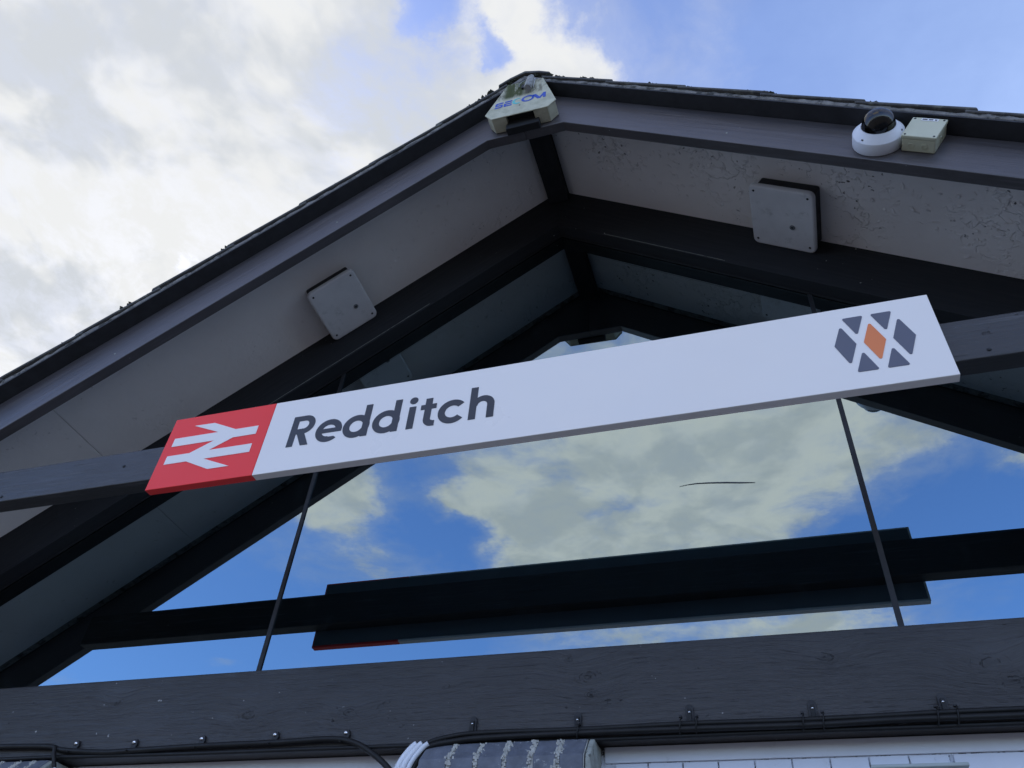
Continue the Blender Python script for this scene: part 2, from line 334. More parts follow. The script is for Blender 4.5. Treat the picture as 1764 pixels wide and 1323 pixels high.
def build(mb, name, mat, parent=None, bevel=0, smooth=False, segs=2, kind=None, label=None):
    if isinstance(mb, MB): vs, fs = mb.v, mb.f
    else: vs, fs = mb
    lo = Vector([min(v[i] for v in vs) for i in range(3)]); hi = Vector([max(v[i] for v in vs) for i in range(3)]); c = (lo+hi)/2
    me = bpy.data.meshes.new(name); me.from_pydata([tuple(Vector(v)-c) for v in vs], [], fs)
    bm = bmesh.new(); bm.from_mesh(me); bmesh.ops.recalc_face_normals(bm, faces=bm.faces); bm.to_mesh(me); bm.free()
    me.materials.append(M[mat] if isinstance(mat, str) else mat)
    if smooth: me.polygons.foreach_set('use_smooth', [True]*len(me.polygons))
    o = bpy.data.objects.new(name, me); COL.objects.link(o); o.location = c; WL[o] = c
    finish(o, parent)
    if bevel:
        bv = o.modifiers.new('bevel', 'BEVEL'); bv.width = bevel; bv.segments = segs; bv.limit_method = 'ANGLE'; bv.angle_limit = math.radians(40)
    if kind: o['kind'] = kind
    if label: o['label'] = label
    return o
def dup(o, loc, parent=None, label=None):
    c = o.copy(); COL.objects.link(c); WL[c] = Vector(loc); c.parent = None; c.location = loc
    if parent is not None: c.parent = parent; c.location = WL[c]-WL[parent]
    if label: c['label'] = label
    return c

# ---- flat lettering: shapes as distance fields, their outline traced and filled
def sd_box(X, Z, x0, z0, x1, z1):
    dx = np.abs(X-(x0+x1)/2)-(x1-x0)/2; dz = np.abs(Z-(z0+z1)/2)-(z1-z0)/2
    return np.hypot(np.maximum(dx, 0), np.maximum(dz, 0))+np.minimum(np.maximum(dx, dz), 0)
def sd_disc(X, Z, cx, cz, r, ex=1.0): return np.hypot((X-cx)/ex, Z-cz)-r
def sd_seg(X, Z, ax, az, bx, bz, w):          # square-ended bar
    L = math.hypot(bx-ax, bz-az); ux, uz = (bx-ax)/L, (bz-az)/L
    u = (X-ax)*ux+(Z-az)*uz; v = -(X-ax)*uz+(Z-az)*ux
    return np.maximum(np.abs(u-L/2)-L/2, np.abs(v)-w/2)
def sd_half(X, Z, px, pz, nx, nz):
    L = math.hypot(nx, nz); return ((X-px)*nx+(Z-pz)*nz)/L
def trace(fn, x0, z0, x1, z1, h):
    nx = int((x1-x0)/h)+2; nz = int((z1-z0)/h)+2
    xs = x0+np.arange(nx)*h; zs = z0+np.arange(nz)*h; X, Z = np.meshgrid(xs, zs, indexing='ij'); F = fn(X, Z)+1e-9
    ins = F < 0; pts = {}; link = {}
    def ep(i, j, k, l):
        key = (i, j, k, l)
        if key not in pts:
            a, b = F[i, j], F[k, l]; t = a/(a-b); pts[key] = (xs[i]+(xs[k]-xs[i])*t, zs[j]+(zs[l]-zs[j])*t)
        return key
    code = ins[:-1, :-1]*1+ins[1:, :-1]*2+ins[1:, 1:]*4+ins[:-1, 1:]*8
    for i, j in zip(*np.nonzero((code > 0) & (code < 15))):
        c = code[i, j]
        B = lambda: ep(i, j, i+1, j); R = lambda: ep(i+1, j, i+1, j+1); T = lambda: ep(i, j+1, i+1, j+1); Lf = lambda: ep(i, j, i, j+1)
        tb = {1: [(B, Lf)], 2: [(R, B)], 3: [(R, Lf)], 4: [(T, R)], 6: [(T, B)], 7: [(T, Lf)], 8: [(Lf, T)], 9: [(B, T)], 11: [(R, T)], 12: [(Lf, R)], 13: [(B, R)], 14: [(Lf, B)], 5: [(B, Lf), (T, R)], 10: [(R, B), (Lf, T)]}
        for a, b in tb[c]: link[a()] = b()
    loops = []
    while link:
        s = next(iter(link)); loop = []; k = s
        while k in link: loop.append(pts[k]); k = link.pop(k)
        if len(loop) > 6:
            q = [loop[0]]                                     # drop points on straight runs
            for n in range(1, len(loop)-1):
                a, b, c2 = q[-1], loop[n], loop[n+1]
                cr = abs((b[0]-a[0])*(c2[1]-a[1])-(b[1]-a[1])*(c2[0]-a[0]))/(math.hypot(c2[0]-a[0], c2[1]-a[1])+1e-12)
                if cr > h*.04: q.append(b)
            q.append(loop[-1]); loops.append(q)
    return loops
def plate(loops, to_world, thick, name, mat, parent):         # loops in (u, v); to_world(u, v, w)
    cu = bpy.data.curves.new(name, 'CURVE'); cu.dimensions = '2D'; cu.fill_mode = 'BOTH'; cu.extrude = thick/2
    for lp in loops:
        sp = cu.splines.new('POLY'); sp.points.add(len(lp)-1); sp.use_cyclic_u = True
        for i, (x, z) in enumerate(lp): sp.points[i].co = (x, z, 0, 1)
    tmp = bpy.data.objects.new('tmp', cu); COL.objects.link(tmp)
    me = bpy.data.meshes.new_from_object(tmp.evaluated_get(bpy.context.evaluated_depsgraph_get()))
    bpy.data.objects.remove(tmp); bpy.data.curves.remove(cu)
    vs = [to_world(v.co.x, v.co.y, v.co.z+thick/2) for v in me.vertices]; fs = [tuple(p.vertices) for p in me.polygons]
    bpy.data.meshes.remove(me)
    return build((vs, fs), name, mat, parent)
def rounded(poly, r, h=.0012):
    # polygon with rounded corners
    def fn(X, Z):
        n = len(poly); d = np.full(X.shape, 1e9); s = np.ones(X.shape)
        cx = sum(p[0] for p in poly)/n; cz = sum(p[1] for p in poly)/n
        P2 = []
        area = sum(poly[i][0]*poly[(i+1) % n][1]-poly[(i+1) % n][0]*poly[i][1] for i in range(n))
        sg = 1 if area > 0 else -1
        hp = np.full(X.shape, -1e9); lines = []
        for i in range(n):
            ax, az = poly[i]; bx, bz = poly[(i+1) % n]; L = math.hypot(bx-ax, bz-az)
            nx, nz = sg*(bz-az)/L, -sg*(bx-ax)/L; lines.append((nx, nz, nx*ax+nz*az-r))
        V = []
        for i in range(n):
            a1, b1, c1 = lines[i-1]; a2, b2, c2 = lines[i]; D = a1*b2-a2*b1
            V.append(((c1*b2-c2*b1)/D, (a1*c2-a2*c1)/D))
        for i in range(n):
            ax, az = V[i]; bx, bz = V[(i+1) % n]; ex, ez = bx-ax, bz-az
            t = np.clip(((X-ax)*ex+(Z-az)*ez)/(ex*ex+ez*ez), 0, 1); d = np.minimum(d, np.hypot(X-ax-t*ex, Z-az-t*ez))
            hp = np.maximum(hp, (X*lines[i][0]+Z*lines[i][1]-lines[i][2]))
        return np.where(hp < 0, -d, d)-r
    xs = [p[0] for p in poly]; zs = [p[1] for p in poly]
    return trace(fn, min(xs)-.004, min(zs)-.004, max(xs)+.004, max(zs)+.004, h)

# ------------------------------------------------------------------ survey numbers
XA = -.29785; SL = .69434
F, TF = .27224, .01914; ZF = 1.41718; ZFLAT = 1.3658; V = .3022
ZUC = 1.5120; ZTOP = 1.535
YS = .031; ZS = 1.5195; ZR = 1.3965
T0, TT, TZ0, TZ1 = .2485, .0271, .66588, .72813
ZB1, ZB0 = .46503, .3508
HX = 1.60                         # half width of the roof
def gz(z, x): return z-SL*abs(x-XA)
def rafter_piece(sd, za, zb, y0, y1, xin=0.0, xout=HX, flat=None):
    # strip between the lines za (lower) and zb (upper), running down one slope, from y0 to y1
    x0, x1 = XA+sd*xin, XA+sd*xout
    lo0, lo1 = za-SL*xin, za-SL*xout; hi0, hi1 = zb-SL*xin, zb-SL*xout
    if flat is not None and lo0 > flat:
        xf = (za-flat)/SL; poly = [(x0, flat), (XA+sd*xf, flat), (x1, lo1), (x1, hi1), (x0, hi0)]
    else: poly = [(x0, lo0), (x1, lo1), (x1, hi1), (x0, hi0)]
    return MB().prism([W(x, y0, z) for x, z in poly], (0, K*(y1-y0), 0))

# ------------------------------------------------------------------ ground
g = build(MB().add([(-400,-400,0),(400,-400,0),(400,400,0),(-400,400,0)], [(0,1,2,3)]), 'ground', 'paving', kind='structure')

# ------------------------------------------------------------------ the gabled building
bld = empty('gabled_station_building', (K*XA, 0, 0), 'black painted gable end of the station building with mirrored windows under its roof', 'building')
for sd in (-1, 1):
    build(rafter_piece(sd, ZF, ZUC-.0005, -F, -F+TF, flat=ZFLAT), 'fascia_board', 'fascia', bld, bevel=.004)
    build(rafter_piece(sd, ZR, ZS+.012, -YS, -.0015), 'rafter', 'rafter', bld, bevel=.002)
    build(rafter_piece(sd, ZUC, ZUC+.0035, -V+.0016, -F+TF-.0005), 'undercloak', 'undercloak', bld)
# soffit boards: in two lengths on each slope with a thin open joint
def soffit(sd, a, b): return build(rafter_piece(sd, ZS, ZS+.006, -F+TF+.0004, -YS-.0004, a, b), 'soffit_board', 'soffit', bld)
soffit(-1, .0215, .8855); soffit(-1, .8873, HX); soffit(1, .0215, .98); soffit(1, .9815, HX)
build(MB().box(W(XA-.0215, -F+TF+.0003, 1.478), W(XA+.0205, -YS-.0003, 1.508)), 'ridge_beam', 'rafter', bld, bevel=.003)
for sd in (-1, 1): build(rafter_piece(sd, ZS+.0065, ZS+.012, -F+TF+.0004, -YS-.0004, 0, HX), 'roof_batten', 'undercloak', bld)
# roof covering behind the verge
for sd in (-1, 1): build(rafter_piece(sd, ZS+.0125, ZTOP-.0015, -V+.065, 2.6, 0, HX), 'roof_deck', 'tile', bld)
# mortar bed of the verge, uneven
def mortar(sd):
    n = 150; vs = []; fs = []
    for i in range(n+1):
        u = i/n*HX; x = XA+sd*u
        j = [random.uniform(-1, 1) for _ in range(5)]
        yb = -V+.0012+.0012*j[0]; yt = -V+.0020+.0010*j[1]
        zb = ZUC+.0028+.0016*j[2]*.6; zt = ZUC+.0145
        for (y, z) in ((-V+.06, ZUC+.0040), (yb+.0015, zb), (yb, zb+.004), (yt, zb+.009), (yt+.0006*j[3], zt), (-V+.06, zt)):
            vs.append(W(x, y, gz(z, x)))
        if i:
            for k in range(6): a = (i-1)*6+k; b2 = (i-1)*6+(k+1) % 6; fs.append((a, b2, b2+6, a+6))
    fs += [tuple(range(6)), tuple(range(n*6+5, n*6-1, -1))]
    return build((vs, fs), 'verge_mortar', 'mortar', bld, smooth=True)
mortar(-1); mortar(1)
# roof tiles along the verge, each its own piece, two columns on each slope
def tile_mesh(sd):
    L = .125; th = .0062     # along x (survey units), overlapping the one below
    mb = MB(); x0, x1 = 0, sd*(L+.014); rise = .0065
    p = [(x0, 0, rise*0), (x1, 0, 0), (x1, .115, 0), (x0, .115, 0)]
    def pt(x, y, dz): return Vector((K*x, K*y, K*(-SL*abs(x)+dz)))
    # the tail of each tile rides on the next
    mb.hexa([pt(x0, 0, 0), pt(x1, 0, .0065), pt(x1, .1145, .0065), pt(x0, .1145, 0), pt(x0, 0, th), pt(x1, 0, th+.0065), pt(x1, .1145, th+.0065), pt(x0, .1145, th)])
    me = bpy.data.meshes.new('roof_tile'); me.from_pydata(mb.v, [], mb.f)
    bm = bmesh.new(); bm.from_mesh(me); bmesh.ops.recalc_face_normals(bm, faces=bm.faces)
    bmesh.ops.bevel(bm, geom=list(bm.edges), offset=.003, segments=1, affect='EDGES'); bm.to_mesh(me); bm.free()
    me.materials.append(M['tile']); return me
for sd in (-1, 1):
    tm = tile_mesh(sd)
    for c in range(2):
        for r in range(12):
            o = bpy.data.objects.new('roof_tile', tm); COL.objects.link(o)
            u = .035+r*.125; x = XA+sd*u
            loc = W(x, -V-.002+random.uniform(-.0012, .0012)+c*.116, gz(ZTOP-.0095, x)+random.uniform(-.0008, .0008))
            WL[o] = loc; o.location = loc; o.rotation_euler = (random.uniform(-.006, .006), random.uniform(-.006, .006), random.uniform(-.008, .008)); finish(o, bld)
            o.location = WL[o]-WL[bld]
# ridge tiles (shallow angle pieces)
for k in range(7):
    y0 = -V-.0035+k*.165; mb = MB()
    prof = [(-.052, -.0275), (-.03, -.0125), (0, .0005), (.03, -.0125), (.052, -.0275), (.052, -.0215), (.03, -.0055), (0, .0085), (-.03, -.0055), (-.052, -.0215)]
    z0 = ZTOP-.0045
    mb.prism([W(XA+a, y0, z0+b) for a, b in prof], (0, K*.162, 0)); build(mb, 'ridge_tile', 'tile', bld, bevel=.003)

# ---- window panes behind the rafters, between them dark sealed joints
M1, M2 = -.73934, .14821
def pane(xa, xb):
    pts = []
    zb = ZB1-.02
    xs = [xa]+([XA] if xa < XA < xb else [])+[xb]
    top = [(x, gz(ZR+.02, x)) for x in xs]
    poly = [(xa, zb), (xb, zb)]+[p for p in reversed(top) if p[1] > zb+1e-4]
    return build(MB().prism([W(x, 0, z) for x, z in poly], (0, .006, 0)), 'window_pane', 'glass', bld)
xl = XA-(ZR+.02-ZB1+.02)/SL; xr_ = XA+(ZR+.02-ZB1+.02)/SL
JW = .0022
pane(xl+.001, M1-JW); pane(M1+JW, M2-JW); pane(M2+JW, xr_-.001)
for mx in (M1, M2):
    build(MB().box(W(mx-JW-.0012, -.0022, ZB1-.02), W(mx+JW+.0012, -.0004, gz(ZR+.012, mx))), 'glazing_bar', 'black', bld)
    build(MB().box(W(mx-JW+.0001, .0003, ZB1-.02), W(mx+JW-.0001, .0100, gz(ZR+.012, mx))), 'glazing_bar', 'black', bld)
# rubber seal at the head of the glass
for sd in (-1, 1): build(rafter_piece(sd, ZR-.0022, ZR-.0002, -.0045, -.0012, 0, HX-.2), 'window_seal', 'black', bld)
# faint smear and scratch on the middle pane
sc = [(-.0993,.7197),(-.088,.7212),(-.0736,.7216),(-.055,.7200),(-.0319,.7171),(-.01,.7136),(.0085,.7111)]
build(MB().tube([W(x, -.0007, z) for x, z in sc], [.0006,.0010,.0015,.0020,.0024,.0020,.0008], 6), 'scratch', 'signback', bld)

# ---- big beam under the windows
build(MB().box(W(-1.75, -.030, ZB0), W(1.15, .012, ZB1)), 'window_beam', 'beam', bld, bevel=.006)
# tie beam across the gable behind the sign
TX = (ZF-TZ1)/SL
build(MB().box(W(XA-1.05, -T0, TZ0), W(XA+1.05, -T0+TT, TZ1)), 'tie_beam', 'tie', bld, bevel=.004)
for (x, z) in ((.2784, .6765), (-.9, .70), (-1.12, .675)):
    build(MB().lathe([(0, .004), (.005, .0035), (.007, .001), (.007, 0)], W(x, -T0, z), (0, -1, 0), 12), 'bolt_head', 'black', bld, smooth=True)
for sd in (-1, 1):     # tail bolts of the fascia
    for u in (.35, .72, 1.08):
        x = XA+sd*u
        build(MB().lathe([(0, .002), (.0035, .0015), (.005, 0)], W(x, -F, gz(ZF+.028, x)), (0, -1, 0), 10), 'nail_head', 'stone', bld, smooth=True)
# room behind the glass
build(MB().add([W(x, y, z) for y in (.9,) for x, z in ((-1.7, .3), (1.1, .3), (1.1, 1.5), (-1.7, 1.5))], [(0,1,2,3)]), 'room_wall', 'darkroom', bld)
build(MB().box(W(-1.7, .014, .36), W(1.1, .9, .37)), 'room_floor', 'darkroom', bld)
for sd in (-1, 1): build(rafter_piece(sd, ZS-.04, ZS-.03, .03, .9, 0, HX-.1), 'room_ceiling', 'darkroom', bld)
# side walls, and rear
build(MB().box(W(-1.78, .012, -EYE/K+.001), W(-1.72, 2.5, .52)), 'side_wall', 'whitewall', bld)
build(MB().box(W(1.10, .012, -EYE/K+.001), W(1.16, 2.5, .52)), 'side_wall', 'whitewall', bld)
build(MB().prism([W(x, 2.5, z) for x, z in ((-1.78, -EYE/K+.001), (1.16, -EYE/K+.001), (1.16, .5), (XA, 1.5), (-1.78, .5))], (0, .15, 0)), 'rear_wall', 'whitewall', bld)

# ------------------------------------------------------------------ white painted brick wall below
wall = empty('white_brick_wall', (K*-.3, 0, 0), 'white painted brick wall under the black beam', 'wall')
ZW = .3302
build(MB().box(W(-1.70, .003, -EYE/K+.001), W(1.098, .012, ZB0-.0003)), 'joint_bed', 'whitebed', wall)
# smooth rendered lengths left of the big pier and a plain band over the bricks
build(MB().box(W(-1.0, 0, .2300), W(-.44, .0028, ZB0-.0006)), 'render_panel', 'whitewall', wall, bevel=.003)
build(MB().box(W(-.2165, 0, ZW+.0011), W(1.09, .0028, ZB0-.0006)), 'render_band', 'whitewall', wall, bevel=.003)
build(MB().box(W(.164, 0, .10), W(1.09, .0028, ZW-.0002)), 'render_panel', 'whitewall', wall, bevel=.002)
proto = None
def brick(xa, xb, za, zb):
    global proto
    b = build(MB().box(W(xa, random.uniform(-.0006, .0004), za), W(xb, .0028, zb)), 'brick', 'whitewall', wall, bevel=.0025)
    return b
rows = 5
for r in range(rows):
    zt = ZW-r*.0270; zb_ = zt-.0258
    off = -.0203 if r % 2 else 0
    xj = [-.2040+off]+[ -.1645+off+.0406*k for k in range(0, 9)]
    for a, b2 in zip(xj[:-1], xj[1:]):
        if b2 > .160: b2 = .160
        if a >= .155: break
        brick(a+.0007, b2-.0007, zb_, zt)
# grey ledge at the lower right
ld = build(MB().box(W(.078, -.018, .3120), W(.174, -.0008, .3160)), 'grey_ledge', 'ledge', bevel=.003)
tag(ld, 'narrow grey green ledge fixed to the white brick wall at the lower right', 'ledge')

# ------------------------------------------------------------------ piers of dark bricks with pale mortar
def pier(x0, x1, joints, label):
    t = empty('brick_pier', W((x0+x1)/2, -.03, -EYE/K), label, 'brick pier', 'brick piers under the beam')
    yf, yt, zc, zt, zb_ = -.060, -.038, .3228, ZB0-.0035, .225
    def sec(a, b, ins, name, mat, bev):
        poly = [(yf+ins, zb_), (yf+ins, zc-ins*.2), (yt+ins, zt-ins*.3), (-.0015, zt-ins*.3), (-.0015, zb_)]
        return build(MB().prism([W(a, y, z) for y, z in poly], (K*(b-a), 0, 0)), name, mat, t, bevel=bev)
    xs = [x0]+joints+[x1]
    sec(x0+.002, x1-.002, .0016, 'mortar_core', 'lime', 0)
    for a, b in zip(xs[:-1], xs[1:]):
        o = sec(a+.0028+random.uniform(-.0006, .0006), b-.0028+random.uniform(-.0006, .0006), random.uniform(-.0003, .0004), 'brick', 'brick', .004)
    sec(x1-.0005, x1+.006, .001, 'end_stone', 'stone', .004)
    # ragged mortar smeared over the arrises
    mb = MB()
    for j in joints:
        for k in range(120):
            s = random.random(); w = random.uniform(.0005, .0018)
            if s < .38: u = s/.38; y, z = yf+(yt-yf)*u, zc+(zt-zc)*u
            else: y, z = yf, zc-(s-.38)*.11
            x = j+random.gauss(0, .0022); d = .0012
            mb.hexa([W(x-w, y-d*.4, z-w), W(x+w*.8, y-d*.5, z-w*1.2), W(x+w, y+d, z-w), W(x-w, y+d, z-w), W(x-w*.7, y-d*.6, z+w), W(x+w*.6, y-d*.4, z+w*.9), W(x+w*.7, y+d*1.2, z+w), W(x-w, y+d*1.2, z+w)])
    o = build(mb, 'mortar_smears', 'lime', t, kind='stuff')
    low = build(MB().box(W(x0+.006, yf+.012, -EYE/K+.001), W(x1-.004, -.0015, zb_-.0006)), 'pier_shaft', 'brick', t)
    return t
pier(-.4345, -.226, [-.394, -.359, -.3235, -.292, -.259], 'dark brick pier with pale mortar joints under the middle of the beam')
pier(-1.30, -1.018, [-1.27, -1.238, -1.205, -1.172, -1.139, -1.106, -1.073, -1.044], 'dark brick pier at the far left end under the beam')

# ------------------------------------------------------------------ station sign
Y0 = -.261855; X0, X1, Z0, Z1, XR = -.82351, .23672, .63487, .76668, -.64827; DS = .01374
sign = empty('station_sign', W((X0+X1)/2, -T0, Z0), 'long white station name sign with red symbol panel fixed to the tie beam', 'sign')
def SG(u, v, w): return W(X0, Y0, Z0)+Vector((u, -w, v))
SWD, SHT, SRX = K*(X1-X0), K*(Z1-Z0), K*(XR-X0)
def panel(a, b, name, mat):
    t = .003
    mb = MB(); d = K*DS-.002
    mb.box(SG(a, 0, 0), SG(b, SHT, 0)-Vector((0, -t, 0)))
    p0, p1 = SG(a, 0, 0), SG(b, SHT, 0)
    mb.box((p0.x, p0.y+t, p0.z), (p1.x, p0.y+d, p0.z+t)); mb.box((p0.x, p0.y+t, p1.z-t), (p1.x, p0.y+d, p1.z))
    mb.box((p0.x, p0.y+t, p0.z+t), (p0.x+t, p0.y+d, p1.z-t)); mb.box((p1.x-t, p0.y+t, p0.z+t), (p1.x, p0.y+d, p1.z-t))
    return build(mb, name, mat, sign)
def panel2(a, b, name, mat):
    p0, p1 = SG(a, 0, 0), SG(b, SHT, 0)
    return build(MB().box((p0.x, p0.y, p0.z), (p1.x, p0.y+K*DS-.003, p1.z)), name, mat, sign, bevel=.0022, segs=3)
panel2(0, SRX-.0007, 'red_panel', 'red'); panel2(SRX+.0007, SWD, 'white_panel', 'white')
build(MB().box(SG(.01, .01, 0)+Vector((0, K*DS-.0029, 0)), SG(SWD-.01, SHT-.01, 0)+Vector((0, K*DS+.0003, 0))), 'back_sheet', 'signback', sign)
ARROW = [(.1137,.3148),(.2126,.3131),(.3335,.2575),(.4405,.2575),(.4405,.2145),(.3346,.2138),(.2385,.1650),(.4405,.1648),(.4405,.1219),(.2299,.1219),(.3665,.0642),(.2690,.0642),(.1470,.1213),(.0385,.1211),(.0385,.1640),(.1460,.1640),(.2450,.2135),(.0385,.2135),(.0385,.2572),(.2500,.2571)]
plate([ARROW], lambda u, v, w: SG(u, v, w+.0002), .0012, 'rail_symbol', 'white', sign)
wS = .0272
def L_R(X, Z):
    bowl = np.minimum(sd_box(X, Z, 0, .060, .0555, .153), sd_disc(X, Z, .0555, .1065, .0465))
    hole = np.minimum(sd_box(X, Z, .0265, .085, .0545, .128), sd_disc(X, Z, .0545, .1065, .0215))
    leg = np.maximum(sd_seg(X, Z, .040, .080, .0885, -.020, .029), -Z)
    return np.minimum(np.minimum(np.maximum(bowl, -hole), sd_box(X, Z, 0, 0, .0272, .153)), leg)
def L_e(X, Z):
    c = .0548; r = np.maximum(sd_disc(X, Z, .054, c, .0560), -sd_disc(X, Z, .054, c, .0300))
    cut = np.maximum(np.maximum(-(Z-.022), Z-.0455), .056-X)
    cut2 = np.maximum(sd_half(X, Z, .072, .030, -.62, -.79), np.maximum(.05-X, Z-.046))
    r = np.maximum(r, -np.minimum(cut, cut2))
    return np.minimum(r, np.maximum(sd_box(X, Z, .010, .0445, .1095, .0645), sd_disc(X, Z, .054, c, .0560)))
def L_d(X, Z):
    c = .0545; r = np.maximum(sd_disc(X, Z, .0535, c, .0560), -sd_disc(X, Z, .0535, c, .0290))
    return np.minimum(r, sd_box(X, Z, .0800, 0, .1070, .157))
def L_i(X, Z): return np.minimum(sd_box(X, Z, 0, 0, .0270, .1085), sd_disc(X, Z, .0135, .1400, .0165))
def L_t(X, Z):
    st = sd_box(X, Z, .0170, .036, .0440, .139); cb = sd_box(X, Z, 0, .0855, .0630, .1085)
    ft = np.maximum(np.maximum(np.maximum(sd_disc(X, Z, .053, .036, .0360), -sd_disc(X, Z, .053, .036, .0090)), Z-.0365), X-.0535)
    return np.minimum(np.minimum(st, cb), np.minimum(ft, sd_box(X, Z, .0530, 0.0, .0630, .0245)))
def L_c(X, Z):
    c = .0545; r = np.maximum(sd_disc(X, Z, .0545, c, .0570), -sd_disc(X, Z, .0545, c, .0300))
    w = np.maximum(sd_half(X, Z, .054, c+.003, -.62, .785), sd_half(X, Z, .054, c-.003, -.62, -.785))
    return np.maximum(r, -w)
def L_h(X, Z):
    a = np.maximum(np.maximum(sd_disc(X, Z, .0530, .0655, .0440), -sd_disc(X, Z, .0500, .0640, .0200)), .0640-Z)
    return np.minimum(np.minimum(sd_box(X, Z, 0, 0, .0270, .157), a), sd_box(X, Z, .0700, 0, .0970, .0645))
BASE = .1160
for fn, x in ((L_R, .606), (L_e, .7262), (L_d, .8448), (L_d, .9705), (L_i, 1.1145), (L_t, 1.1630), (L_c, 1.2400), (L_h, 1.3620)):
    lp = trace(lambda X, Z, fn=fn: fn(X, Z)-.0006, -.006, -.006, .12, .168, .0011)
    plate(lp, lambda u, v, w, x=x: SG(u+x, v+BASE, w+.0002), .0012, 'letter', 'ink', sign)
for pl, mt in (([(2.6772,.2835),(2.7115,.1920),(2.6778,.1025),(2.6440,.1950)], 'logogrey'), ([(2.7680,.2835),(2.8023,.1925),(2.7688,.1025),(2.7345,.1945)], 'orange'), ([(2.8575,.2835),(2.8915,.1910),(2.8578,.1025),(2.8240,.1940)], 'logogrey'),
               ([(2.6890,.3180),(2.7560,.3180),(2.7225,.2290)], 'logogrey'), ([(2.7790,.3180),(2.8460,.3180),(2.8122,.2290)], 'logogrey'),
               ([(2.7225,.1570),(2.7560,.0680),(2.6890,.0680)], 'logogrey'), ([(2.8122,.1570),(2.8460,.0680),(2.7785,.0680)], 'logogrey')):
    plate(rounded(pl, .005), lambda u, v, w: SG(u, v, w+.0002), .0012, 'logo_shape', mt, sign)

# ------------------------------------------------------------------ square bulkhead lights on the soffit
def bulkhead(sd, corners, label):
    # corners on the soffit: (|x| in, |x| out) and (front y, rear y); D is the drop of the cover
    (xi, xo, yf, yr) = corners
    n = Vector((-sd*SL, 0, -1)).normalized()            # out of the soffit, downwards
    along = Vector((sd*1, 0, -SL)).normalized()         # down the slope
    def pt(u, v, w):   # u along slope from xi, v from front y backwards, w drop
        return base+along*u+Vector((0, 1, 0))*v+n*w
    base = W(XA+sd*xi, yf, ZS-SL*xi)
    LU = K*(xo-xi)*math.sqrt(1+SL*SL); LV = K*(yr-yf)
    t = empty('bulkhead_light', base+along*LU/2+Vector((0, LV/2, 0)), label, 'light fitting', 'square lights on the soffit')
    i = .020
    def slab(u0, v0, u1, v1, w0, w1, r, name, mat, bev):
        pts = []
        for cx, cv, a0 in ((u1-r, v1-r, 0), (u0+r, v1-r, 90), (u0+r, v0+r, 180), (u1-r, v0+r, 270)):
            for k in range(5):
                a = math.radians(a0+k*22.5); pts.append((cx+r*math.cos(a), cv+r*math.sin(a)))
        return build(MB().prism([pt(u, v, w0) for u, v in pts], n*(w1-w0)), name, mat, t, bevel=bev, smooth=False)
    slab(i*.8, i*1.4, LU-i*.8, LV-.003, .0005, .074, .012, 'back_box', 'black', .003)
    slab(0, 0, LU, LV, .0745, .104, .030, 'cover', 'opal', .009)
    for u, v in ((.028, .03), (LU-.028, .03), (.028, LV-.035), (LU-.028, LV-.035)):
        build(MB().lathe([(0, .001), (.006, .001), (.0065, -.004)], pt(u, v, .1045), n, 10), 'screw', 'black', t)
    q = (LU*.30, LV*.62) if sd < 0 else (LU*.66, LV*.60)
    build(MB().lathe([(.006, .0045), (.013, .0035), (.0135, 0)], pt(q[0], q[1], .1042), n, 18), 'lock_ring', 'signback', t)
    build(MB().lathe([(0, .003), (.0058, .003), (.006, 0)], pt(q[0], q[1], .1042), n, 12), 'screw', 'black', t)
    return t
bulkhead(-1, (.3970, .4825, -.158, -YS-.001), 'square grey bulkhead light under the left slope of the roof')
bulkhead(1, (.3945, .4900, -.158, -YS-.001), 'square grey bulkhead light under the right slope of the roof')

# ------------------------------------------------------------------ alarm box on the apex
YA = -F-.0008; D = .0310
al = empty('alarm_box', W(-.2995, YA, 1.42), 'weathered cream alarm box with mossy top on the apex of the gable', 'alarm box')
hexa = [(-.3310,1.5010),(-.2590,1.4950),(-.2298,1.3955),(-.2456,1.3765),(-.3548,1.3795),(-.3690,1.4000)]
fr_ = [W(x, YA-D/1, z) for x, z in hexa]
build(MB().prism(fr_, (0, .006, 0)), 'front_cover', 'alarm', al, bevel=.003)
def wallpiece(poly, name='side_cover', mat='alarm', y1=None): return build(MB().prism([W(x, YA-D+.0023, z) for x, z in poly], (0, K*(D-.0023), 0)), name, mat, al, bevel=.002)
wallpiece([(-.3660,1.4010),(-.3540,1.3805),(-.3270,1.3800),(-.3270,1.4400),(-.3490,1.4400)])
wallpiece([(-.2735,1.3780),(-.2464,1.3775),(-.2325,1.3960),(-.2450,1.4400),(-.2735,1.4400)])
wallpiece([(-.3480,1.4405),(-.2460,1.4405),(-.2600,1.4940),(-.3300,1.5000)])
build(MB().box(W(-.3300, YA-.014, 1.3620), W(-.2660, YA+.0003, 1.3915)), 'black_plate', 'darkroom', al, bevel=.003)  # plain black plate over the fascia strip below the cover
build(MB().box(W(-.3268, YA-D+.004, 1.392), W(-.2737, YA, 1.440)), 'recess_shade_block', 'darkroom', al)  # solid black block gives the open recess its shade by colour
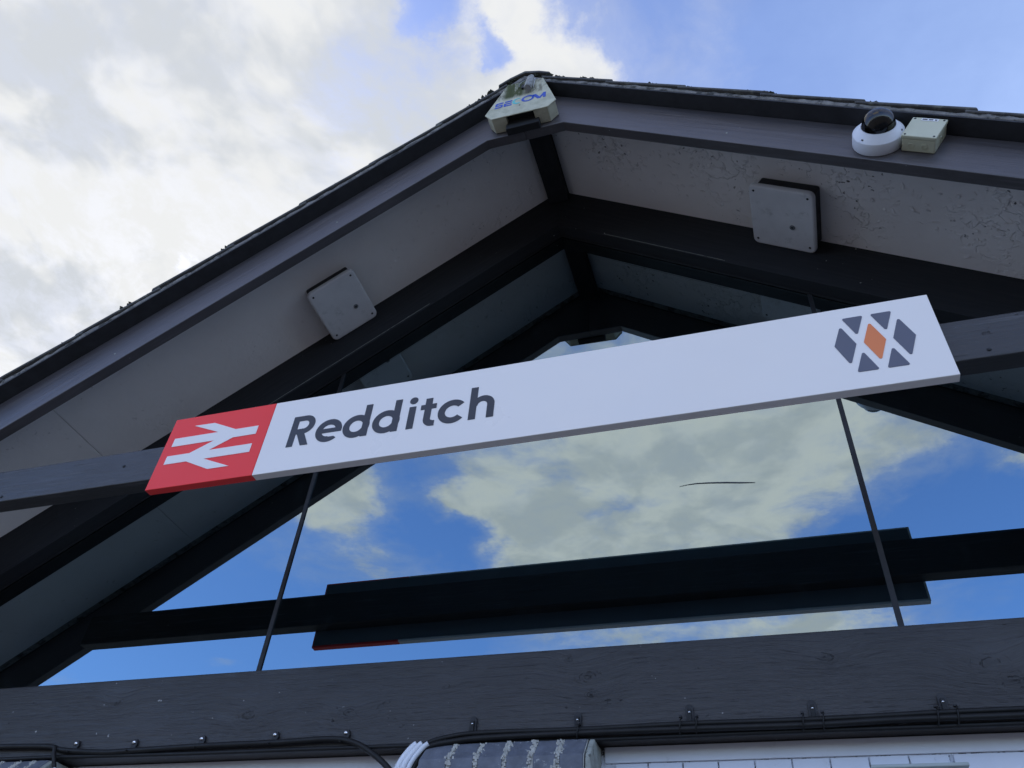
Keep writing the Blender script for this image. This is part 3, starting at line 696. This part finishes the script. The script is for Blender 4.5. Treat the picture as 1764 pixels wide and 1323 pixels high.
# old lamp mount: a tapered grey stub with a looped wire
build(MB().tube([W(-.2800, YA-D-.0060, 1.4960), W(-.2805, YA-D-.0075, 1.4860), W(-.2845, YA-D-.0100, 1.4480), W(-.2846, YA-D-.0102, 1.4460)], [.014, .021, .021, .018], 12), 'lamp_stub', 'stubgrey', al, smooth=False)
build(MB().box(W(-.3000, YA-D-.004, 1.466), W(-.2905, YA-D-.0002, 1.478)), 'bracket', 'black', al, bevel=.001)
lw = [W(-.2905+.0135*math.cos(a)-.001, YA-D-.0035, 1.478+.015*math.sin(a)) for a in [math.radians(x) for x in range(-30, 215, 18)]]
build(MB().tube(lw, .0035, 7), 'wire_loop', 'stone', al, smooth=True)
build(MB().tube([W(-.2745, YA-D-.002, 1.496), W(-.2745, YA-D-.004, 1.480), W(-.2760, YA-D-.003, 1.458)], .002, 6), 'wire_loop', 'conduit', al, smooth=True)
build(MB().lathe([(0, .001), (.0038, .001), (.004, 0)], W(-.3006, YA-D, 1.4077), (0, -1, 0), 10), 'screw', 'black', al)
# printed name
LH = .0188
def AL(u, v, w): return W(-.3508+u, YA-D, 1.4153+v)+Vector((0, -w, 0))
def bars(*b):
    def fn(X, Z):
        d = np.full(X.shape, 1e9)
        for q in b: d = np.minimum(d, sd_box(X, Z, *q))
        return d
    return fn
s = .0042
def A_S(X, Z):
    return np.minimum.reduce([sd_box(X, Z, .0025, .0146, .0165, .0188), sd_box(X, Z, 0, 0, .0135, s), sd_box(X, Z, .0022, .0075, .0150, .0113), sd_box(X, Z, .0008, .0075, .0050, .0170), sd_box(X, Z, .0118, .0018, .0158, .0102)])
def A_E(X, Z):
    return np.minimum.reduce([sd_box(X, Z, .0200, .0146, .0345, .0188), sd_box(X, Z, .0185, .0075, .0335, .0113), sd_box(X, Z, .0180, 0, .0338, s), sd_box(X, Z, .0180, 0, .0226, .0110)])
def A_C(X, Z):
    r = np.maximum(sd_disc(X, Z, .0450, .0100, .0103), -sd_disc(X, Z, .0468, .0108, .0074)); return np.maximum(r, X-.0500)
def A_O(X, Z): return np.maximum(sd_disc(X, Z, .0652, .0102, .0108, 1.17), -sd_disc(X, Z, .0652, .0102, .0068, 1.2))
def A_M(X, Z): return np.minimum.reduce([np.maximum(np.maximum(sd_seg(X, Z, .0765, .0195, .0880, .0005, .0062), Z-.0188), -Z), np.maximum(np.maximum(sd_seg(X, Z, .0872, -.001, .0985, .0190, .0045), Z-.0188), -Z), sd_box(X, Z, .0950, 0, .1003, .0188)])
for fn, mt in ((A_S, 'secblue'), (A_E, 'secblue'), (A_C, 'teal'), (A_O, 'secblue'), (A_M, 'secblue')):
    plate(trace(fn, -.003, -.003, .105, .023, .00032), lambda u, v, w: AL(u, v, w+.0003), .0008, 'letter', mt, al)

# ------------------------------------------------------------------ dome camera
cc = W(.2535, -F-.0002, 1.0845); ax = (0, -1, 0)
dc = empty('dome_camera', cc, 'white dome security camera with smoked dome on the right slope of the fascia', 'security camera')
R0 = K*.0347; H1 = K*.0185; RD = K*.0222; H2 = K*.0290
build(MB().lathe([(0, 0), (R0*.985, 0), (R0, .004), (R0, H1-.003), (R0-.002, H1)], cc, ax, 64), 'base', 'cam_white', dc, smooth=True)
build(MB().lathe([(R0-.002, H1+.0003), (R0-.006, H1+.003), (RD+.007, H2-.002), (RD+.0025, H2), (RD+.0018, H2-.012)], cc, ax, 64), 'cover_ring', 'cam_white', dc, smooth=True)
build(MB().lathe([(RD+.0022, H2-.006)]+[(RD+.001, H2+.006)]+[(RD*math.cos(math.radians(a)), H2+.008+RD*.93*math.sin(math.radians(a))) for a in range(4, 91, 6)], cc, ax, 64), 'dome', 'dome', dc, smooth=True)
build(MB().lathe([(0, H2-.030), (RD-.004, H2-.030), (RD-.005, H2+.010), (RD*.55, H2+.020), (RD*.50, H2+.012), (0, H2+.012)], cc, ax, 40), 'camera_liner', 'black', dc, smooth=True)
lo_ = cc+Vector((.006, -H2-.010, -.004))
build(MB().lathe([(0, 0), (.026, 0), (.026, .016), (.020, .022), (.018, .017), (0, .015)], lo_, (.15, -.75, -.65), 28), 'lens', 'blackgloss', dc, smooth=True)
for a in (215, 335, 95):
    q = cc+Vector((math.cos(math.radians(a))*(R0-.012), -H1-.0075, math.sin(math.radians(a))*(R0-.012)))
    build(MB().lathe([(0, .003), (.0045, .003), (.0048, 0)], q, ax, 12), 'screw', 'black', dc)

# ------------------------------------------------------------------ junction box beside the camera
bl, br_, tl_ = Vector((.2752, 1.0520)), Vector((.3140, 1.0265)), Vector((.3008, 1.0905))
e1 = (br_-bl); e2 = (tl_-bl)
dj = .0260
jb = empty('junction_box', W(.31, -F, 1.068), 'small cream junction box with white label beside the dome camera', 'junction box')
def JP(u, v, w): q = bl+e1*u+e2*v; return W(q.x, -F-.0002-w, q.y)
def jslab(u0, v0, u1, v1, w0, w1, name, mat, bev): return build(MB().hexa([JP(u0,v0,w0),JP(u1,v0,w0),JP(u1,v1,w0),JP(u0,v1,w0),JP(u0,v0,w1),JP(u1,v0,w1),JP(u1,v1,w1),JP(u0,v1,w1)]), name, mat, jb, bevel=bev)
jslab(.02, .02, .98, .98, 0, dj*.78, 'body', 'cream', .005); jslab(0, 0, 1, 1, dj*.79, dj, 'lid', 'cream', .004)
for u, v in ((.09, .08), (.91, .08), (.91, .92), (.09, .92)):
    q = JP(u, v, dj); build(MB().lathe([(0, .0010), (.0042, .0010), (.0045, 0)], q, ax, 10), 'screw', 'black', jb)
for u in (.3, .68): build(MB().lathe([(.0095, .002), (.0115, .0015), (.012, 0)], JP(u, .019, dj*.38), (e2.x*-1, 0, e2.y*-1), 20), 'knockout', 'cream', jb)
build(MB().lathe([(.0095, .002), (.0115, .0015), (.012, 0)], JP(.981, .5, dj*.38), (e1.x, 0, e1.y), 20), 'knockout', 'cream', jb)
jslab(.28, .83, .76, .955, dj+.0001, dj+.0004, 'label_sticker', 'label', 0)
for k, (a, b2) in enumerate(((.31, .45), (.49, .61), (.66, .72))):
    jslab(a, .870, b2, .915, dj+.0005, dj+.0007, 'label_print', 'ink', 0)

# ------------------------------------------------------------------ cables, clips, conduits along the beam
def smooth_path(p, n=8):
    out = []
    P4 = [Vector(p[0])]+[Vector(q) for q in p]+[Vector(p[-1])]
    for i in range(1, len(P4)-2):
        for k in range(n):
            t = k/n; a, b, c, d = P4[i-1:i+3]
            out.append(.5*((2*b)+(c-a)*t+(2*a-5*b+4*c-d)*t*t+(3*b-a-3*c+d)*t**3))
    out.append(Vector(p[-1])); return out
def cable(pts, r, label, grp='black cables along the beam'):
    o = build(MB().tube(smooth_path(pts), r, 10), 'cable', 'blackgloss', smooth=True)
    return tag(o, label, 'cable', grp)
YC = -.0362
cable([W(x, YC, z) for x, z in ((-1.40,.3735),(-1.22,.3720),(-1.1297,.3703),(-1.0358,.3670),(-1.0062,.3611),(-.9312,.3556),(-.8850,.3562),(-.7692,.3585),(-.6549,.3590),(-.5729,.3604),(-.5379,.3547),(-.5104,.3415),(-.4822,.3211),(-.462,.296),(-.455,.25),(-.4545,.10))], .0108, 'thick black cable along the left of the beam that bends down beside the brick pier')
cable([W(x, -.0335, z) for x, z in ((-1.40,.3535),(-1.1202,.3524),(-1.0241,.3527),(-.8126,.3502),(-.62,.3497),(-.4636,.3490),(-.40,.3496))], .0080, 'black cable under the thick one along the lower edge of the beam at left')
cable([W(x, y, z) for x, y, z in ((-.462,-.040,.290),(-.4500,-.040,.325),(-.4352,-.040,.3468),(-.4014,-.0375,.3568),(-.3557,YC,.3600),(-.2375,YC,.3590),(-.1065,YC,.3602),(.0276,YC,.3590),(.1595,YC,.3605),(.2385,YC,.3606),(.5,YC,.361),(1.0,YC,.361))], .0090, 'upper black cable along the right of the beam held by saddles')
cable([W(x, y, z) for x, y, z in ((-.458,-.0425,.285),(-.4455,-.0425,.320),(-.4307,-.0425,.3424),(-.395,-.0400,.3500),(-.3549,-.0385,.3530),(-.2375,-.0385,.3540),(-.10,-.0385,.3535),(.026,-.0385,.3525),(.12,-.0385,.3540),(.2354,-.0385,.3535),(.5,-.0385,.354),(1.0,-.0385,.354))], .0102, 'lower thick black cable along the right of the beam')
cable([W(x, -.0325, z) for x, z in ((-.40,.3485),(-.2,.3478),(.0,.3482),(.2,.3475),(.5,.3478),(1.0,.348))], .0075, 'thin black cable lowest of the three along the right of the beam')
cable([W(x, -.0325, z) for x, z in ((.1,.3475),(.13,.3552),(.2385,.3572),(.5,.3575),(1.0,.3575))], .0060, 'thinnest black cable that rises between the others at the far right of the beam')
# P clips on the left: black foot with a bright round screw
def clip(x, z, label):
    t = empty('cable_clip', W(x, -.030, z), label, 'cable clip', 'black cable clips with bright screws')
    c = W(x, -.0303, z)
    build(MB().prism([c+Vector(q) for q in ((-.012,0,.004),(-.004,0,.016),(.010,0,.015),(.016,0,-.004),(.008,0,-.026),(-.010,0,-.026))], (0, -.010, 0)), 'clip_body', 'black', t, bevel=.002)
    build(MB().lathe([(0, .006), (.0045, .0052), (.0078, .002), (.0082, 0)], c+Vector((-.001, -.0102, .003)), ax, 16), 'screw', 'steel', t, smooth=True)
    build(MB().tube([c+Vector((-.006,-.004,-.026)), c+Vector((-.006,-.022,-.032)), c+Vector((-.006,-.034,-.036))], .003, 6), 'clip_arm', 'blackgloss', t)
for (x, z), lb in zip(((-.9894,.3697),(-.8868,.3676),(-.7749,.3683),(-.6597,.3693),(-.5531,.3674)),
                      ('leftmost cable clip over the thick black cable', 'second cable clip from the left over the thick black cable', 'third cable clip from the left, middle one of the five', 'fourth cable clip from the left over the thick black cable', 'cable clip just before the thick cable bends down')):
    clip(x, z, lb)
def saddle(x, z, ties, label):
    t = empty('cable_saddle', W(x, -.030, z), label, 'cable saddle', 'black saddles with cable ties')
    c = W(x, -.0303, z)
    pts = [(-.013,-.034),(.013,-.034)]+[(.013*math.cos(math.radians(a)), .012+.013*math.sin(math.radians(a))) for a in range(0, 181, 20)]
    build(MB().prism([c+Vector((a, 0, b)) for a, b in pts], (0, -.008, 0)), 'saddle_plate', 'black', t, bevel=.001)
    build(MB().prism([c+Vector((a, -.0083, b)) for a, b in ((-.006,-.034),(.006,-.034),(.006,.008),(-.006,.008))], (0, -.007, 0)), 'saddle_tongue', 'blackgloss', t, bevel=.0015)
    build(MB().lathe([(0, .0035), (.003, .003), (.0042, 0)], c+Vector((0, -.0155, -.004)), ax, 12), 'screw', 'steel', t, smooth=True)
    for d in ties:
        zc_ = c.z-.043
        loop = [c+Vector((d+.004*math.sin(a), -.018-.0175*math.cos(a), -.046+.026*math.sin(a))) for a in [math.radians(k) for k in range(-100, 111, 15)]]
        build(MB().tube(loop, .0028, 6), 'cable_tie', 'blackgloss', t)
        build(MB().box(c+Vector((d-.004, -.024, -.022)), c+Vector((d+.005, -.014, -.015))), 'tie_head', 'black', t, bevel=.001)
for (x, z, ti), lb in zip(((-.3772,.3733,()),(-.242,.3723,(.006,)),(-.1077,.3751,(-.03,.022)),(.029,.3732,(-.034,.026)),(.1634,.3736,(-.026,.028))),
                      ('black saddle without a tie over the brick pier', 'black saddle with one tie above the right end of the brick pier', 'black saddle with two ties just right of the brick pier', 'black saddle with two ties between two others right of the pier', 'rightmost black saddle with two ties on the beam')):
    saddle(x, z, ti, lb)
# white flexible conduits that hold the cable ends left of the pier
for k, (dx, dy, r, lb) in enumerate(((-.0135, .0, .0130, 'thickest white conduit, leftmost of the bundle beside the brick pier'), (-.0045, -.004, .0115, 'middle white conduit of the bundle beside the brick pier'), (.0045, -.007, .0085, 'thinnest white conduit, nearest to the brick pier'))):
    pts = [W(a+dx, -.040+dy, b-.001*k) for a, b in ((-.4585,.2400),(-.4600,.3000),(-.4520,.3260),(-.4400,.3425),(-.4330,.3480))]
    o = build(MB().tube(smooth_path(pts), r, 12), 'conduit', 'conduit', smooth=True); tag(o, lb, 'conduit', 'white conduits beside the pier')
o = tag(build(MB().tube(smooth_path([W(-1.0185,-.0400,.3640), W(-1.0130,-.0420,.3540), W(-1.0060,-.0420,.3420), W(-1.0030,-.0400,.3330)]), .0085, 10), 'cable', 'blackgloss', smooth=True), 'short black cable stub over the white conduit by the left pier', 'cable')
o = tag(build(MB().tube([W(-1.0035,-.0400,.3350), W(-1.0015,-.0400,.3200), W(-1.0015,-.0400,.2300)], .0095, 12), 'conduit', 'conduit', smooth=True), 'white conduit at the right edge of the left brick pier', 'conduit')

# ------------------------------------------------------------------ moss along the roof edge
def moss(name, label, spots):
    mb = MB()
    for (x, y, z, r) in spots:
        c = W(x, y, z)
        n = random.randint(14, 24)
        for k in range(n):
            ux = random.uniform(-1, 1); d = Vector((ux*1.5, random.uniform(-.6, .6), abs(random.gauss(0, .22))*(1-ux*ux)))*r*.75; d.z -= SL*d.x*(1 if x > XA else -1)*1.0; rr = r*random.uniform(.24, .42); q = c+d
            vs = []
            for (a, b2, e) in ((1,0,0),(-1,0,0),(0,1,0),(0,-1,0),(0,0,1),(0,0,-1)):
                vs.append(q+Vector((a, b2, e))*rr*random.uniform(.6, 1.3))
            mb.add(vs, [(0,2,4),(2,1,4),(1,3,4),(3,0,4),(2,0,5),(1,2,5),(3,1,5),(0,3,5)])
    o = build(mb, name, 'moss'); return tag(o, label, 'moss', kind='stuff')
sp = []
for sd in (-1, 1):
    n = 30
    for i in range(n):
        u = random.uniform(.01, 1.45)
        x = XA+sd*u; big_ = random.random() < .22
        sp.append((x, -V+random.uniform(.000, .012), gz(ZTOP-.0008, x), (.026 if big_ else .014)*random.uniform(.5, 1.0)))
for (u, r) in ((-.040,.030),(-.062,.034),(-.085,.026),(-.108,.024),(-.02,.02),(.030,.026),(.055,.024),(.115,.022),(.128,.026),(.14,.02),(.245,.022),(.395,.02),(.425,.024),(.505,.018),(-.36,.018),(-.55,.024),(-.72,.03)):
    x = XA+u; sp.append((x, -V+.003, gz(ZTOP+.0004, x), r*1.1))
moss('moss', 'dark moss clumps along the tile edge of the gable roof', sp)
# cobwebs: fine pale threads in the dark corner by the glass
mb = MB()
for a, b2 in (((-.96, -YS-.003, gz(ZR+.001, -.96)), (-.56, -YS-.003, gz(ZR+.002, -.56))), ((-.20, -YS-.003, gz(ZR+.001, -.20)), (.02, -YS-.003, gz(ZR+.001, .02)))):
    mb.tube([W(*a), W(*b2)], .0009, 4)
tag(build(mb, 'cobweb', 'stone'), 'fine pale cobweb threads under the rafters beside the glass', 'cobweb', kind='stuff')
# curled flakes of old paint on the soffits
mb = MB()
for sd, c0, c1, n in ((1, .10, .40, 130), (1, .50, .74, 70), (-1, .06, .33, 60), (1, .7, 1.1, 14), (-1, .75, 1.15, 14)):
    for k in range(n):
        u = random.uniform(c0, c1); x = XA+sd*u; y = random.gauss(-.145, .035); y = min(max(y, -.235), -.05)
        nrm = Vector((-sd*SL, 0, -1)).normalized(); al_ = Vector((sd, 0, -SL)).normalized(); yy = Vector((0, 1, 0))
        c = W(x, y, gz(ZS, x))+nrm*.0004
        th = random.uniform(0, 6.28); e = al_*math.cos(th)+yy*math.sin(th); f = -al_*math.sin(th)+yy*math.cos(th)
        L = random.uniform(.005, .020); w = random.uniform(.003, .010); h = random.uniform(.001, .006)
        v = [c-e*L-f*w*.2, c-e*L*.2-f*w, c+e*L-f*w*.3+nrm*h, c+e*L*.8+f*w*.8+nrm*h*.9, c-e*L*.5+f*w]
        mb.add(v+[q+nrm*.0009 for q in v], [(0,1,2,3,4),(9,8,7,6,5)]+[(i, (i+1) % 5, (i+1) % 5+5, i+5) for i in range(5)])
build(mb, 'paint_flakes', 'soffit', bld, kind='stuff')
